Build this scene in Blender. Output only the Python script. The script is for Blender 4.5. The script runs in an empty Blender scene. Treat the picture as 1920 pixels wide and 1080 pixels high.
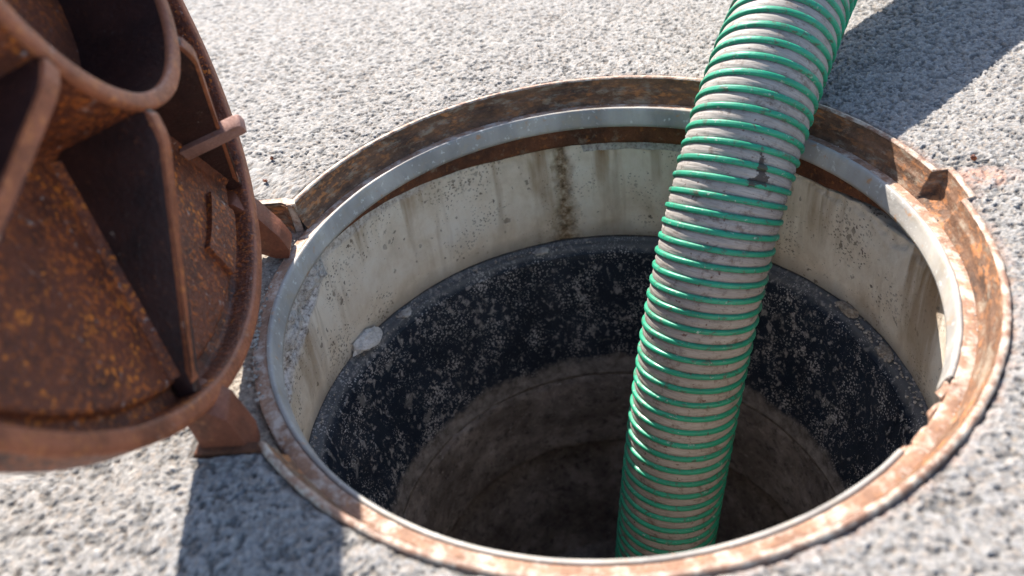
import bpy, bmesh, math
import numpy as np
from mathutils import Matrix, Vector

sc = bpy.context.scene
col = sc.collection
rad = math.radians
rng = np.random.default_rng(7)

# ------------------------------------------------------------------ camera
cam = bpy.data.cameras.new("camera")
cam.sensor_width = 36.0
cam.lens = 1593.9 / 1920 * 36
cam.clip_start, cam.clip_end = 0.01, 200.0
cam.dof.use_dof = True
cam.dof.focus_distance = 0.90
cam.dof.aperture_fstop = 4.0
camo = bpy.data.objects.new("camera", cam)
col.objects.link(camo)
right = Vector((0.9922217, 0.02762963, -0.12137835))
up = Vector((0.07511604, 0.6446411, 0.76078606))
fwd = Vector((-0.09926571, 0.7639859, -0.63755146))
m = Matrix((right, up, -fwd)).transposed().to_4x4()
m.translation = (0.0, -0.60472983, 0.46442408)
camo.matrix_world = m
sc.camera = camo

# ------------------------------------------------------------------ sky and sun
SUN_AZ, SUN_EL = 117.0, 44.0          # azimuth counter-clockwise from +x
world = bpy.data.worlds.new("World")
sc.world = world
world.use_nodes = True
wn = world.node_tree
sky = wn.nodes.new("ShaderNodeTexSky")
sky.sky_type = 'NISHITA'
sky.sun_disc = False
sky.sun_elevation = rad(SUN_EL)
sky.sun_rotation = rad(90 - SUN_AZ)
wn.nodes["Background"].inputs["Strength"].default_value = 0.105
wn.links.new(sky.outputs[0], wn.nodes["Background"].inputs["Color"])
sun = bpy.data.lights.new("sun", 'SUN')
sun.energy = 4.6
sun.angle = rad(0.5)
sun.color = (1.0, 0.945, 0.875)
suno = bpy.data.objects.new("sun", sun)
col.objects.link(suno)
sd = Vector((math.cos(rad(SUN_EL)) * math.cos(rad(SUN_AZ)), math.cos(rad(SUN_EL)) * math.sin(rad(SUN_AZ)), math.sin(rad(SUN_EL))))
suno.rotation_euler = sd.to_track_quat('Z', 'Y').to_euler()
sc.view_settings.view_transform = 'Standard'
sc.view_settings.look = 'None'
sc.view_settings.gamma = 1.0
sc.view_settings.use_curve_mapping = False
sc.view_settings.exposure = 1.5
sc.cycles.diffuse_bounces = 6
sc.cycles.max_bounces = 10

# ------------------------------------------------------------------ numpy noise
def _hash(ix, iy, iz, s=0):
    h = (ix * 374761393 + iy * 668265263 + iz * 2147483647 + s * 974634777) & 0xFFFFFFFF
    h = ((h ^ (h >> 13)) * 1274126177) & 0xFFFFFFFF
    h = (h ^ (h >> 16)) & 0xFFFFFFFF
    h = (h * 2246822519) & 0xFFFFFFFF
    return ((h ^ (h >> 15)) & 0xFFFFFF) / float(0xFFFFFF)

def vnoise(P, f, s=0):
    """value noise in -1..1 at points P (n,3) times frequency f"""
    Q = P * f
    i = np.floor(Q).astype(np.int64)
    t = Q - i
    t = t * t * (3 - 2 * t)
    r = 0
    for a in (0, 1):
        for b in (0, 1):
            for c in (0, 1):
                w = (t[:, 0] if a else 1 - t[:, 0]) * (t[:, 1] if b else 1 - t[:, 1]) * (t[:, 2] if c else 1 - t[:, 2])
                r = r + w * _hash(i[:, 0] + a, i[:, 1] + b, i[:, 2] + c, s)
    return r * 2 - 1

def fbm(P, f, s=0, o=3):
    r, a, n = 0, 1.0, 0
    for k in range(o):
        r = r + a * vnoise(P, f * 2 ** k, s + k)
        n += a
        a *= 0.5
    return r / n

# ------------------------------------------------------------------ mesh helpers
def mesh_grid(V, closed_u=False, closed_v=False):
    """V (nu,nv,3) -> verts, quads"""
    nu, nv = V.shape[:2]
    idx = np.arange(nu * nv).reshape(nu, nv)
    a = idx if closed_u else idx[:-1]
    b = np.roll(idx, -1, 0) if closed_u else idx[1:]
    if closed_v:
        q = np.stack([a, b, np.roll(b, -1, 1), np.roll(a, -1, 1)], -1)
    else:
        q = np.stack([a[:, :-1], b[:, :-1], b[:, 1:], a[:, 1:]], -1)
    return V.reshape(-1, 3), q.reshape(-1, 4)

def mk(name, V, Q, mat, parent=None, smooth=True, attr=None):
    me = bpy.data.meshes.new(name)
    V = np.asarray(V, dtype=np.float32)
    Q = np.asarray(Q, dtype=np.int32)
    n, k = Q.shape
    me.vertices.add(len(V)); me.vertices.foreach_set("co", V.ravel())
    me.loops.add(n * k); me.loops.foreach_set("vertex_index", Q.ravel())
    me.polygons.add(n)
    me.polygons.foreach_set("loop_start", np.arange(0, n * k, k, dtype=np.int32))
    me.polygons.foreach_set("loop_total", np.full(n, k, dtype=np.int32))
    me.update(calc_edges=True)
    me.polygons.foreach_set("use_smooth", np.full(n, smooth))
    if attr:
        for an, av in attr.items():
            at = me.attributes.new(an, 'FLOAT', 'POINT')
            at.data.foreach_set("value", np.asarray(av, dtype=np.float32).ravel())
    me.materials.append(mat)
    me.validate()
    o = bpy.data.objects.new(name, me)
    col.objects.link(o)
    if parent is not None:
        o.parent = parent
    return o

def bm_obj(name, bm, mat, parent=None, smooth=True, autosmooth=35):
    bmesh.ops.recalc_face_normals(bm, faces=bm.faces)
    me = bpy.data.meshes.new(name)
    for f in bm.faces:
        f.smooth = smooth
    if smooth and autosmooth:
        for e in bm.edges:
            if len(e.link_faces) == 2 and e.calc_face_angle(0) > rad(autosmooth):
                e.smooth = False
    bm.to_mesh(me); bm.free()
    me.materials.append(mat)
    o = bpy.data.objects.new(name, me)
    col.objects.link(o)
    if parent is not None:
        o.parent = parent
    return o

def prism(poly, thick, frame, bevel=0.002, segs=2):
    """extrude a 2-D polygon by +-thick/2; frame = (origin, axis1, axis2, axis3)"""
    o, a1, a2, a3 = [Vector(x) for x in frame]
    bm = bmesh.new()
    rows = []
    for s in (-0.5, 0.5):
        rows.append([bm.verts.new(o + a1 * p[0] + a2 * p[1] + a3 * (thick * s)) for p in poly])
    n = len(poly)
    bm.faces.new(rows[0][::-1]); bm.faces.new(rows[1])
    for i in range(n):
        bm.faces.new((rows[0][i], rows[0][(i + 1) % n], rows[1][(i + 1) % n], rows[1][i]))
    if bevel:
        bmesh.ops.bevel(bm, geom=list(bm.edges), offset=bevel, segments=segs, affect='EDGES', profile=0.6, clamp_overlap=True)
    return bm

def thing(name, label, cat, loc=(0, 0, 0), group=None):
    o = bpy.data.objects.new(name, None)
    o.empty_display_size = 0.05
    col.objects.link(o)
    o.location = loc
    o['label'] = label; o['category'] = cat
    if group: o['group'] = group
    return o

def tag(o, label, cat, group=None, kind=None):
    o['label'] = label; o['category'] = cat
    if group: o['group'] = group
    if kind: o['kind'] = kind
    return o

# ------------------------------------------------------------------ materials
class M:
    def __init__(s, name):
        s.m = bpy.data.materials.new(name)
        s.m.use_nodes = True
        s.t = s.m.node_tree
        s.b = s.t.nodes["Principled BSDF"]
        tc = s.t.nodes.new("ShaderNodeTexCoord")
        s.co = tc.outputs["Object"]
    def n(s, kind, **kw):
        nd = s.t.nodes.new(kind)
        for k, v in kw.items():
            if k in nd.inputs.keys() if isinstance(k, str) else False:
                pass
            setattr(nd, k, v)
        return nd
    def inp(s, sock, v):
        if isinstance(v, bpy.types.NodeSocket): s.t.links.new(v, sock)
        else: sock.default_value = v
    def mapped(s, scale=(1, 1, 1), loc=(0, 0, 0)):
        mp = s.t.nodes.new("ShaderNodeMapping")
        mp.inputs["Scale"].default_value = scale
        mp.inputs["Location"].default_value = loc
        s.t.links.new(s.co, mp.inputs["Vector"])
        return mp.outputs[0]
    def noise(s, scale, detail=4, rough=0.6, dist=0.0, vec=None):
        nd = s.t.nodes.new("ShaderNodeTexNoise")
        s.inp(nd.inputs["Vector"], vec or s.co)
        nd.inputs["Scale"].default_value = scale
        nd.inputs["Detail"].default_value = detail
        nd.inputs["Roughness"].default_value = rough
        nd.inputs["Distortion"].default_value = dist
        return nd.outputs["Fac"]
    def voro(s, scale, vec=None, feature='F1', rnd=1.0):
        nd = s.t.nodes.new("ShaderNodeTexVoronoi")
        nd.feature = feature
        s.inp(nd.inputs["Vector"], vec or s.co)
        nd.inputs["Scale"].default_value = scale
        nd.inputs["Randomness"].default_value = rnd
        return nd.outputs
    def ramp(s, fac, stops, interp='LINEAR'):
        nd = s.t.nodes.new("ShaderNodeValToRGB")
        nd.color_ramp.interpolation = interp
        els = nd.color_ramp.elements
        while len(els) < len(stops): els.new(0.5)
        for e, (p, c) in zip(els, stops):
            e.position = p
            e.color = (c, c, c, 1) if isinstance(c, (int, float)) else (*c, 1)
        s.inp(nd.inputs[0], fac)
        return nd.outputs[0]
    def mix(s, fac, a, b, blend='MIX'):
        nd = s.t.nodes.new("ShaderNodeMix")
        nd.data_type = 'RGBA'; nd.blend_type = blend
        s.inp(nd.inputs[0], fac)
        for sock, v in ((nd.inputs[6], a), (nd.inputs[7], b)):
            s.inp(sock, (*v, 1) if isinstance(v, tuple) else v)
        return nd.outputs[2]
    def warp(s, scale, amt, vec=None):
        nd = s.t.nodes.new("ShaderNodeTexNoise")
        s.inp(nd.inputs["Vector"], s.co)
        nd.inputs["Scale"].default_value = scale
        nd.inputs["Detail"].default_value = 3
        v1 = s.t.nodes.new("ShaderNodeVectorMath"); v1.operation = 'MULTIPLY_ADD'
        s.t.links.new(nd.outputs["Color"], v1.inputs[0])
        v1.inputs[1].default_value = (amt, amt, amt)
        s.inp(v1.inputs[2], vec or s.co)
        return v1.outputs[0]
    def math(s, op, a, b=0.0, clamp=False):
        nd = s.t.nodes.new("ShaderNodeMath")
        nd.operation = op; nd.use_clamp = clamp
        s.inp(nd.inputs[0], a); s.inp(nd.inputs[1], b)
        return nd.outputs[0]
    def attr(s, name):
        nd = s.t.nodes.new("ShaderNodeAttribute")
        nd.attribute_name = name
        return nd.outputs["Fac"]
    def sep(s, vec=None):
        nd = s.t.nodes.new("ShaderNodeSeparateXYZ")
        s.inp(nd.inputs[0], vec or s.co)
        return nd.outputs
    def bump(s, h, dist, strength=1.0, prev=None):
        nd = s.t.nodes.new("ShaderNodeBump")
        nd.inputs["Strength"].default_value = strength
        nd.inputs["Distance"].default_value = dist
        s.inp(nd.inputs["Height"], h)
        if prev: s.inp(nd.inputs["Normal"], prev)
        return nd.outputs[0]
    def done(s, color, rough=0.8, normal=None, metal=0.0, spec=0.4):
        s.inp(s.b.inputs["Base Color"], (*color, 1) if isinstance(color, tuple) else color)
        s.inp(s.b.inputs["Roughness"], rough)
        s.inp(s.b.inputs["Metallic"], metal)
        s.inp(s.b.inputs["Specular IOR Level"], spec)
        if normal: s.inp(s.b.inputs["Normal"], normal)
        return s.m

def rust_mat(name, dark=(0.03, 0.013, 0.009), mid=(0.115, 0.045, 0.022), orange=(0.45, 0.16, 0.035), pale=(0.30, 0.24, 0.20),
             spot=150, orange_t=(0.56, 0.70), pale_t=(0.64, 0.74), stretch=(1, 1, 1), rough=0.7, bump=0.0012, pale_amt=0.6, or_amt=0.8, dots=0.0, dot_col=(0.74, 0.215, 0.032)):
    s = M(name)
    v = s.mapped(stretch)
    base = s.ramp(s.noise(26, 7, 0.72, 0.1, v), [(0.30, dark), (0.52, mid), (0.75, tuple(c * 1.5 for c in mid))])
    fine = s.noise(420, 4, 0.7)
    base = s.mix(s.ramp(fine, [(0.35, 0.0), (0.75, 0.45)]), base, tuple(c * 0.45 for c in mid))
    o1 = s.noise(spot, 4, 0.6, 0.0, v)
    o2 = s.noise(14, 3, 0.5, 0, v)
    of = s.math('MULTIPLY', s.ramp(o1, [(orange_t[0], 0.0), (orange_t[1], or_amt)]), s.ramp(o2, [(0.38, 0.15), (0.6, 1.0)]))
    base = s.mix(of, base, orange)
    pf = s.ramp(s.noise(spot * 0.45, 6, 0.72, 0.15, v), [(pale_t[0], 0.0), (pale_t[1], pale_amt)])
    base = s.mix(pf, base, pale)
    if dots:
        wv = s.warp(170, 0.010)
        vo = s.voro(150, wv)
        dens = s.ramp(s.noise(20, 4, 0.65), [(0.40, 0.02), (0.66, 0.44)])
        soft = s.math('SUBTRACT', dens, vo["Distance"])
        df = s.ramp(soft, [(0.0, 0.0), (0.12, dots)])
        tint = s.mix(s.noise(60, 2, 0.5), dot_col, tuple(c * 0.45 for c in dot_col))
        base = s.mix(df, base, tint)
    h = s.math('ADD', s.math('MULTIPLY', s.noise(260, 5, 0.65), 0.6), s.math('MULTIPLY', o1, 0.5))
    return s.done(base, s.ramp(fine, [(0.3, rough - 0.15), (0.7, rough + 0.15)]), s.bump(h, bump, 0.9), spec=0.35)

m_lid = rust_mat("cast iron rust", dark=(0.026, 0.010, 0.008), mid=(0.140, 0.039, 0.019), orange=(0.52, 0.13, 0.022), pale=(0.42, 0.37, 0.34), spot=230,
                 orange_t=(0.50, 0.64), pale_t=(0.625, 0.67), rough=0.48, bump=0.0032, pale_amt=0.65, dots=0.9)
m_rib_shade = rust_mat("shade-darkened rib rust", dark=(0.014, 0.007, 0.007), mid=(0.040, 0.015, 0.012), orange=(0.38, 0.13, 0.05), spot=240,
                 orange_t=(0.60, 0.74), pale_t=(0.66, 0.70), rough=0.45, bump=0.0010, pale_amt=0.5, or_amt=0.3)  # rust, with the shade on the rib faces painted in as near-black tones
m_arm = rust_mat("arm rust", dark=(0.065, 0.020, 0.011), mid=(0.18, 0.054, 0.026), orange=(0.40, 0.15, 0.06), spot=150,
                 orange_t=(0.58, 0.74), pale_t=(0.68, 0.78), rough=0.6, bump=0.0010, pale_amt=0.4, or_amt=0.5)
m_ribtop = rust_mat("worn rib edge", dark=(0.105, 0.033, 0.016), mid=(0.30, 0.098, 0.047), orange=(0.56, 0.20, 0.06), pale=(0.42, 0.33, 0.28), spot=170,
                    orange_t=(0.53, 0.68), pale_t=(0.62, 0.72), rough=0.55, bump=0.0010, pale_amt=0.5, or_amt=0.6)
m_frame = rust_mat("frame rust", dark=(0.030, 0.019, 0.014), mid=(0.15, 0.076, 0.042), orange=(0.42, 0.165, 0.055), pale=(0.27, 0.22, 0.16),
                   spot=120, orange_t=(0.50, 0.62), pale_t=(0.52, 0.64), stretch=(0.7, 0.7, 2.0), rough=0.8, bump=0.0016, pale_amt=0.7)
m_seat = rust_mat("seat rust", dark=(0.14, 0.068, 0.042), mid=(0.33, 0.190, 0.122), orange=(0.47, 0.23, 0.10), pale=(0.58, 0.50, 0.42),
                  spot=150, orange_t=(0.55, 0.69), pale_t=(0.47, 0.62), rough=0.75, bump=0.0010, pale_amt=0.75, or_amt=0.65)
m_lip = rust_mat("worn lip", dark=(0.12, 0.060, 0.038), mid=(0.27, 0.150, 0.098), orange=(0.45, 0.20, 0.08), pale=(0.54, 0.47, 0.38),
                 spot=150, orange_t=(0.62, 0.76), pale_t=(0.44, 0.60), rough=0.6, bump=0.0009, pale_amt=0.75, or_amt=0.5)
m_skirt = rust_mat("skirt rust", dark=(0.022, 0.011, 0.008), mid=(0.12, 0.042, 0.018), orange=(0.34, 0.12, 0.03), spot=150,
                   pale=(0.24, 0.19, 0.14), pale_t=(0.58, 0.70), rough=0.85, bump=0.0018)
m_peg = rust_mat("pale rust", dark=(0.22, 0.10, 0.075), mid=(0.36, 0.19, 0.15), spot=150)

def gasket_mat():
    s = M("grey sealing ring")
    v = s.mapped((1, 1, 0.35))
    c = s.ramp(s.noise(18, 5, 0.6, 0.3, v), [(0.3, (0.21, 0.195, 0.18)), (0.55, (0.34, 0.315, 0.285)), (0.8, (0.50, 0.46, 0.40))])
    c = s.mix(s.ramp(s.noise(160, 3, 0.6), [(0.62, 0.0), (0.70, 0.6)]), c, (0.66, 0.65, 0.60))
    c = s.mix(s.ramp(s.noise(45, 6, 0.7, 0.3), [(0.50, 0.0), (0.68, 0.55)]), c, (0.33, 0.27, 0.19))
    c = s.mix(s.ramp(s.noise(60, 4, 0.65, 0.4), [(0.62, 0.0), (0.70, 0.75)]), c, (0.42, 0.21, 0.09))
    streak = s.noise(380, 2, 0.5, 0, s.mapped((0.15, 0.15, 3)))
    return s.done(c, s.ramp(streak, [(0.3, 0.36), (0.7, 0.6)]), s.bump(s.math("ADD", s.noise(240, 4, 0.6), s.math("MULTIPLY", streak, 0.6)), 0.0004, 0.7), metal=0.0, spec=0.3)
m_gasket = gasket_mat()

def concrete_mat():
    s = M("stained pale concrete")
    c = s.ramp(s.noise(14, 7, 0.7, 0.2, s.mapped((1, 1, 0.7))), [(0.28, (0.52, 0.425, 0.31)), (0.45, (0.70, 0.60, 0.475)), (0.55, (0.77, 0.685, 0.565)), (0.72, (0.82, 0.765, 0.67))])
    # brown drips running down
    drip = s.noise(26, 4, 0.55, 0.15, s.mapped((1, 1, 0.10)))
    drip2 = s.noise(60, 4, 0.6, 0.1, s.mapped((1, 1, 0.07), (3, 1, 0)))
    z = s.sep()[2]
    top = s.ramp(s.math('MULTIPLY_ADD', z, 5.5) if False else s.math('ADD', s.math('MULTIPLY', z, 5.5), 1.25), [(0.0, 0.25), (0.75, 1.0)])
    df = s.math('MULTIPLY', s.ramp(drip, [(0.52, 0.0), (0.66, 0.9)]), top)
    c = s.mix(df, c, (0.25, 0.145, 0.06))
    top2 = s.ramp(s.math('ADD', s.math('MULTIPLY', z, 9.0), s.math('MULTIPLY_ADD', s.noise(20, 2, 0.5, 0, s.mapped((1, 1, 0.02))), 1.0)), [(0.0, 0.0), (0.5, 0.0)]) if False else s.ramp(s.math('ADD', s.math('MULTIPLY', z, 7.0), 1.25), [(0.0, 0.1), (0.7, 1.0)])
    c = s.mix(s.math('MULTIPLY', s.ramp(drip2, [(0.60, 0.0), (0.70, 0.7)]), top2), c, (0.22, 0.145, 0.075))
    # dirt band just above the plastic ring
    lowf = s.ramp(s.math('ADD', s.math('MULTIPLY', s.math('ADD', z, 0.232), 14.0), s.math('MULTIPLY', s.noise(12, 4, 0.6), 0.5)), [(0.20, 0.75), (0.62, 0.0)])
    c = s.mix(lowf, c, (0.17, 0.16, 0.15))
    # pin holes
    vo = s.voro(85, s.warp(130, 0.012, s.mapped((1, 1, 0.75))))
    size = s.noise(30, 3, 0.6)
    hole = s.math('LESS_THAN', vo["Distance"], s.ramp(size, [(0.45, 0.0), (0.72, 0.36)]))
    vo2 = s.voro(240, s.warp(300, 0.005))
    hole2 = s.math('LESS_THAN', vo2["Distance"], s.ramp(s.noise(16, 2, 0.5), [(0.42, 0.04), (0.66, 0.36)]))
    hh = s.math('MAXIMUM', hole, hole2)
    c = s.mix(s.math('MULTIPLY', hh, s.ramp(s.noise(50, 2, 0.5), [(0.35, 0.35), (0.65, 0.85)])), c, (0.13, 0.10, 0.075))
    rough_a = s.attr("rough")
    agg = s.ramp(s.noise(190, 4, 0.7), [(0.34, (0.12, 0.10, 0.09)), (0.47, (0.42, 0.38, 0.35)), (0.62, (0.68, 0.65, 0.62))])
    c = s.mix(rough_a, c, agg)
    jt = s.attr("joint")
    jc = s.ramp(s.noise(140, 4, 0.7), [(0.34, (0.09, 0.058, 0.033)), (0.50, (0.30, 0.21, 0.13)), (0.66, (0.54, 0.45, 0.34))])
    c = s.mix(jt, c, jc)
    b = s.bump(s.math('MULTIPLY', hh, -1.0), 0.0016, 0.8)
    b = s.bump(s.noise(260, 6, 0.75), 0.0014, 0.8, b)
    return s.done(c, 0.88, b, spec=0.25)
m_conc = concrete_mat()

def mortar_mat(name, a, b_, c_, scale=170):
    s = M(name)
    n1 = s.noise(scale, 5, 0.7)
    c = s.ramp(n1, [(0.32, a), (0.5, b_), (0.7, c_)])
    c = s.mix(s.ramp(s.noise(600, 2, 0.6), [(0.55, 0.0), (0.7, 0.5)]), c, tuple(x * 0.4 for x in a))
    return s.done(c, 0.92, s.bump(s.noise(500, 4, 0.7), 0.0008, 0.8), spec=0.2)
m_mortar = mortar_mat("broken mortar", (0.18, 0.16, 0.145), (0.46, 0.43, 0.40), (0.60, 0.58, 0.55))
m_sand = mortar_mat("dirty sand", (0.14, 0.11, 0.085), (0.29, 0.245, 0.195), (0.42, 0.37, 0.31), 260)
m_chunk = mortar_mat("white mortar", (0.42, 0.39, 0.36), (0.62, 0.60, 0.57), (0.72, 0.70, 0.68))
m_grit = mortar_mat("grit", (0.20, 0.18, 0.155), (0.40, 0.36, 0.31), (0.55, 0.51, 0.46), 120)

def plastic_mat():
    s = M("dusty black plastic")
    c = s.ramp(s.noise(14, 4, 0.6), [(0.3, (0.008, 0.013, 0.023)), (0.7, (0.016, 0.025, 0.041))])
    # vertical scrape haze
    hz = s.ramp(s.noise(10, 5, 0.65, 0.6, s.mapped((1, 1, 0.35))), [(0.50, 0.0), (0.78, 0.16)])
    c = s.mix(hz, c, (0.13, 0.135, 0.15))
    # splashes: big, medium, fine
    dens = s.noise(7, 3, 0.6)
    big = s.ramp(s.noise(42, 4, 0.6, 0.6), [(0.62, 0.0), (0.68, 0.6)])
    c = s.mix(big, c, (0.24, 0.225, 0.21))
    med = s.ramp(s.math('ADD', s.noise(135, 4, 0.6, 0.5, s.mapped((1, 1, 0.7))), s.math('MULTIPLY', s.math('SUBTRACT', dens, 0.5), 0.25)), [(0.57, 0.0), (0.64, 0.75)])
    c = s.mix(med, c, (0.34, 0.315, 0.30))
    vo = s.voro(330)
    fine = s.math('LESS_THAN', vo["Distance"], s.ramp(s.noise(24, 3, 0.6), [(0.40, 0.08), (0.68, 0.42)]))
    c = s.mix(s.math('MULTIPLY', fine, 0.7), c, (0.58, 0.55, 0.53))
    # grey silt in a ragged band at the bottom and along the lip
    z = s.sep()[2]
    low = s.math('ADD', s.math('MULTIPLY', s.math('ADD', z, 0.427), -24.0), s.math('ADD', s.math('MULTIPLY', s.noise(22, 3, 0.6), 0.9), s.math('MULTIPLY', s.noise(110, 5, 0.7), 0.5)))
    lowf = s.ramp(low, [(0.40, 0.0), (0.66, 0.9)])
    c = s.mix(lowf, c, s.ramp(s.noise(70, 5, 0.7), [(0.35, (0.10, 0.082, 0.07)), (0.65, (0.30, 0.265, 0.24))]))
    lip = s.math('ADD', s.math('MULTIPLY', s.math('ADD', z, 0.246), 60.0), s.math('MULTIPLY', s.noise(35, 5, 0.65), 1.5))
    c = s.mix(s.ramp(lip, [(0.62, 0.0), (1.0, 0.42)]), c, (0.22, 0.215, 0.21))
    h = s.math('ADD', s.math('MULTIPLY', med, 0.5), s.math('MULTIPLY', s.noise(420, 3, 0.6), 0.5))
    return s.done(c, s.ramp(med, [(0.0, 0.50), (0.5, 0.9)]), s.bump(h, 0.0006, 0.7), spec=0.3)
m_plastic = plastic_mat()

def mud_mat():
    s = M("pit wall silt")
    c = s.ramp(s.noise(18, 7, 0.72, 0.3), [(0.3, (0.080, 0.064, 0.056)), (0.5, (0.20, 0.168, 0.15)), (0.70, (0.38, 0.33, 0.30))])
    c = s.mix(s.ramp(s.noise(85, 5, 0.7), [(0.52, 0.0), (0.66, 0.7)]), c, (0.030, 0.026, 0.025))
    c = s.mix(s.ramp(s.noise(140, 4, 0.65), [(0.62, 0.0), (0.70, 0.6)]), c, (0.46, 0.42, 0.39))
    return s.done(c, 0.8, s.bump(s.noise(90, 6, 0.7), 0.004, 0.8), spec=0.35)
m_mud = mud_mat()

def asphalt_mat():
    s = M("worn asphalt")
    tone = s.attr("tone")
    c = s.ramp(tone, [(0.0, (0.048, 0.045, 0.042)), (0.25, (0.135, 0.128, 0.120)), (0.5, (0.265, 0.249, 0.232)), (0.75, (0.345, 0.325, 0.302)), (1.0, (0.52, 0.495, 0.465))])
    c = s.mix(s.ramp(s.noise(900, 3, 0.6), [(0.42, 0.0), (0.7, 0.5)]), c, (0.13, 0.123, 0.115))
    c = s.mix(s.ramp(s.noise(500, 3, 0.6), [(0.60, 0.0), (0.72, 0.5)]), c, (0.50, 0.485, 0.47))
    c = s.mix(s.ramp(s.attr("tint"), [(0.55, 0.0), (1.0, 0.5)]), c, (0.30, 0.225, 0.165))
    c = s.mix(s.ramp(s.attr("tint"), [(0.0, 0.35), (0.3, 0.0)]), c, (0.20, 0.215, 0.24))
    c = s.mix(s.ramp(s.noise(6, 4, 0.6), [(0.35, 0.0), (0.75, 0.22)]), c, (0.36, 0.34, 0.31))
    st = s.math('MULTIPLY', s.attr("stain"), s.ramp(s.noise(110, 4, 0.65), [(0.38, 0.0), (0.60, 1.0)]))
    c = s.mix(st, c, (0.42, 0.22, 0.15))
    fv = s.voro(420, feature='F1')
    b = s.bump(s.math('MULTIPLY', fv["Distance"], -1.0), 0.0008, 0.6)
    return s.done(c, 0.85, s.bump(s.noise(800, 4, 0.7), 0.0008, 0.8, b), spec=0.3)
m_asphalt = asphalt_mat()

def hose_mats():
    s = M("grey hose wall")
    g = s.attr("along")          # metres along the hose
    ang = s.attr("around")
    cmb = s.t.nodes.new("ShaderNodeCombineXYZ")
    s.inp(cmb.inputs[0], s.math('MULTIPLY', g, 1.0)); s.inp(cmb.inputs[1], s.math('MULTIPLY', ang, 0.0045))
    lines = s.noise(900, 2, 0.6, 0, cmb.outputs[0])
    c = s.ramp(s.noise(16, 4, 0.6), [(0.3, (0.255, 0.228, 0.20)), (0.7, (0.37, 0.335, 0.30))])
    c = s.mix(s.ramp(lines, [(0.45, 0.0), (0.66, 0.5)]), c, (0.165, 0.138, 0.118))
    dirt = s.ramp(s.noise(60, 7, 0.75, 0.3), [(0.53, 0.0), (0.65, 0.75)])
    c = s.mix(dirt, c, (0.10, 0.065, 0.045))
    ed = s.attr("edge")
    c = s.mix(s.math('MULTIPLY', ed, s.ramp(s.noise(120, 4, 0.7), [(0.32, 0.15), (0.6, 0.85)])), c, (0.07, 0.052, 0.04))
    sp = s.ramp(s.noise(170, 3, 0.55), [(0.66, 0.0), (0.70, 0.9)])
    c = s.mix(sp, c, (0.10, 0.05, 0.035))
    sm = s.attr("smudge")
    c = s.mix(s.ramp(s.math('ADD', sm, s.math('MULTIPLY', s.math('SUBTRACT', s.noise(130, 4, 0.65), 0.5), 1.8)), [(0.46, 0.0), (0.56, 0.92)]), c, (0.035, 0.022, 0.016))
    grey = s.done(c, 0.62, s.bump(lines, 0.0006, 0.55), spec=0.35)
    s = M("green hose coil")
    c = s.ramp(s.noise(20, 4, 0.6), [(0.3, (0.010, 0.185, 0.100)), (0.7, (0.020, 0.270, 0.155))])
    c = s.mix(s.ramp(s.noise(120, 5, 0.7, 0.5), [(0.54, 0.0), (0.66, 0.85)]), c, (0.075, 0.055, 0.04))
    c = s.mix(s.ramp(s.noise(200, 3, 0.65), [(0.63, 0.0), (0.70, 0.65)]), c, (0.40, 0.42, 0.38))
    sm = s.attr("smudge")
    c = s.mix(s.ramp(s.math('ADD', sm, s.math('MULTIPLY', s.math('SUBTRACT', s.noise(130, 4, 0.65), 0.5), 1.8)), [(0.50, 0.0), (0.60, 0.92)]), c, (0.035, 0.022, 0.016))
    green = s.done(c, s.ramp(s.noise(90, 3, 0.6), [(0.35, 0.34), (0.7, 0.62)]), s.bump(s.noise(300, 3, 0.6), 0.0004, 0.6), spec=0.4)
    return grey, green
m_grey, m_green = hose_mats()
s_ = M("spider thread")
m_thread = s_.done((0.5, 0.5, 0.5), 0.4)

# ------------------------------------------------------------------ outline of the frame in plan
LUG_NEAR, LUG_FAR = -0.2055, 0.1185     # y of the two side walls of the hinge housing
LUG_X = -0.43
LUG_STEP = -0.165
TH_FAR, TH_NEAR = 160.2, 218.6          # where the round wall stops for the housing
N0, N1 = rad(4.6), rad(13.2)            # key notch on the right-hand side

def wrap(t):
    return (t + math.pi) % (2 * math.pi) - math.pi

def ring_r(t, base, depth=0.0135):
    """plan radius with the key notch bulging outwards"""
    t = wrap(t)
    w = rad(0.25)
    k = np.clip((t - N0) / w, 0, 1) * np.clip((N1 - t) / w, 0, 1)
    slope = 0.65 + 0.35 * np.clip((t - N0) / (N1 - N0), 0, 1)
    return base + depth * k * slope

def outline(t, base=0.3293, pad=0.006):
    """outer edge of the iron frame: circle, notch and hinge housing"""
    r = ring_r(t, base, 0.014)
    tt = np.mod(t, 2 * np.pi)
    x, y = np.cos(tt), np.sin(tt)
    with np.errstate(divide='ignore', invalid='ignore'):
        rx = np.where(x < 0, (LUG_X - pad) / x, 9)
        ry = np.where(y > 0, (LUG_FAR + pad) / y, (LUG_NEAR - pad) / y)
        # the near side of the housing is shorter than the far side
        ry2 = np.where(y > 0, ry, np.minimum(ry, np.maximum((LUG_STEP - pad) / y, (-0.2990 - pad) / x)))
    box = np.minimum(rx, np.where(x < 0, ry2, ry))
    inside = (tt > rad(TH_FAR - 1.2)) & (tt < rad(TH_NEAR + 0.8))
    return np.where(inside, np.maximum(r, box), r)

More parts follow.
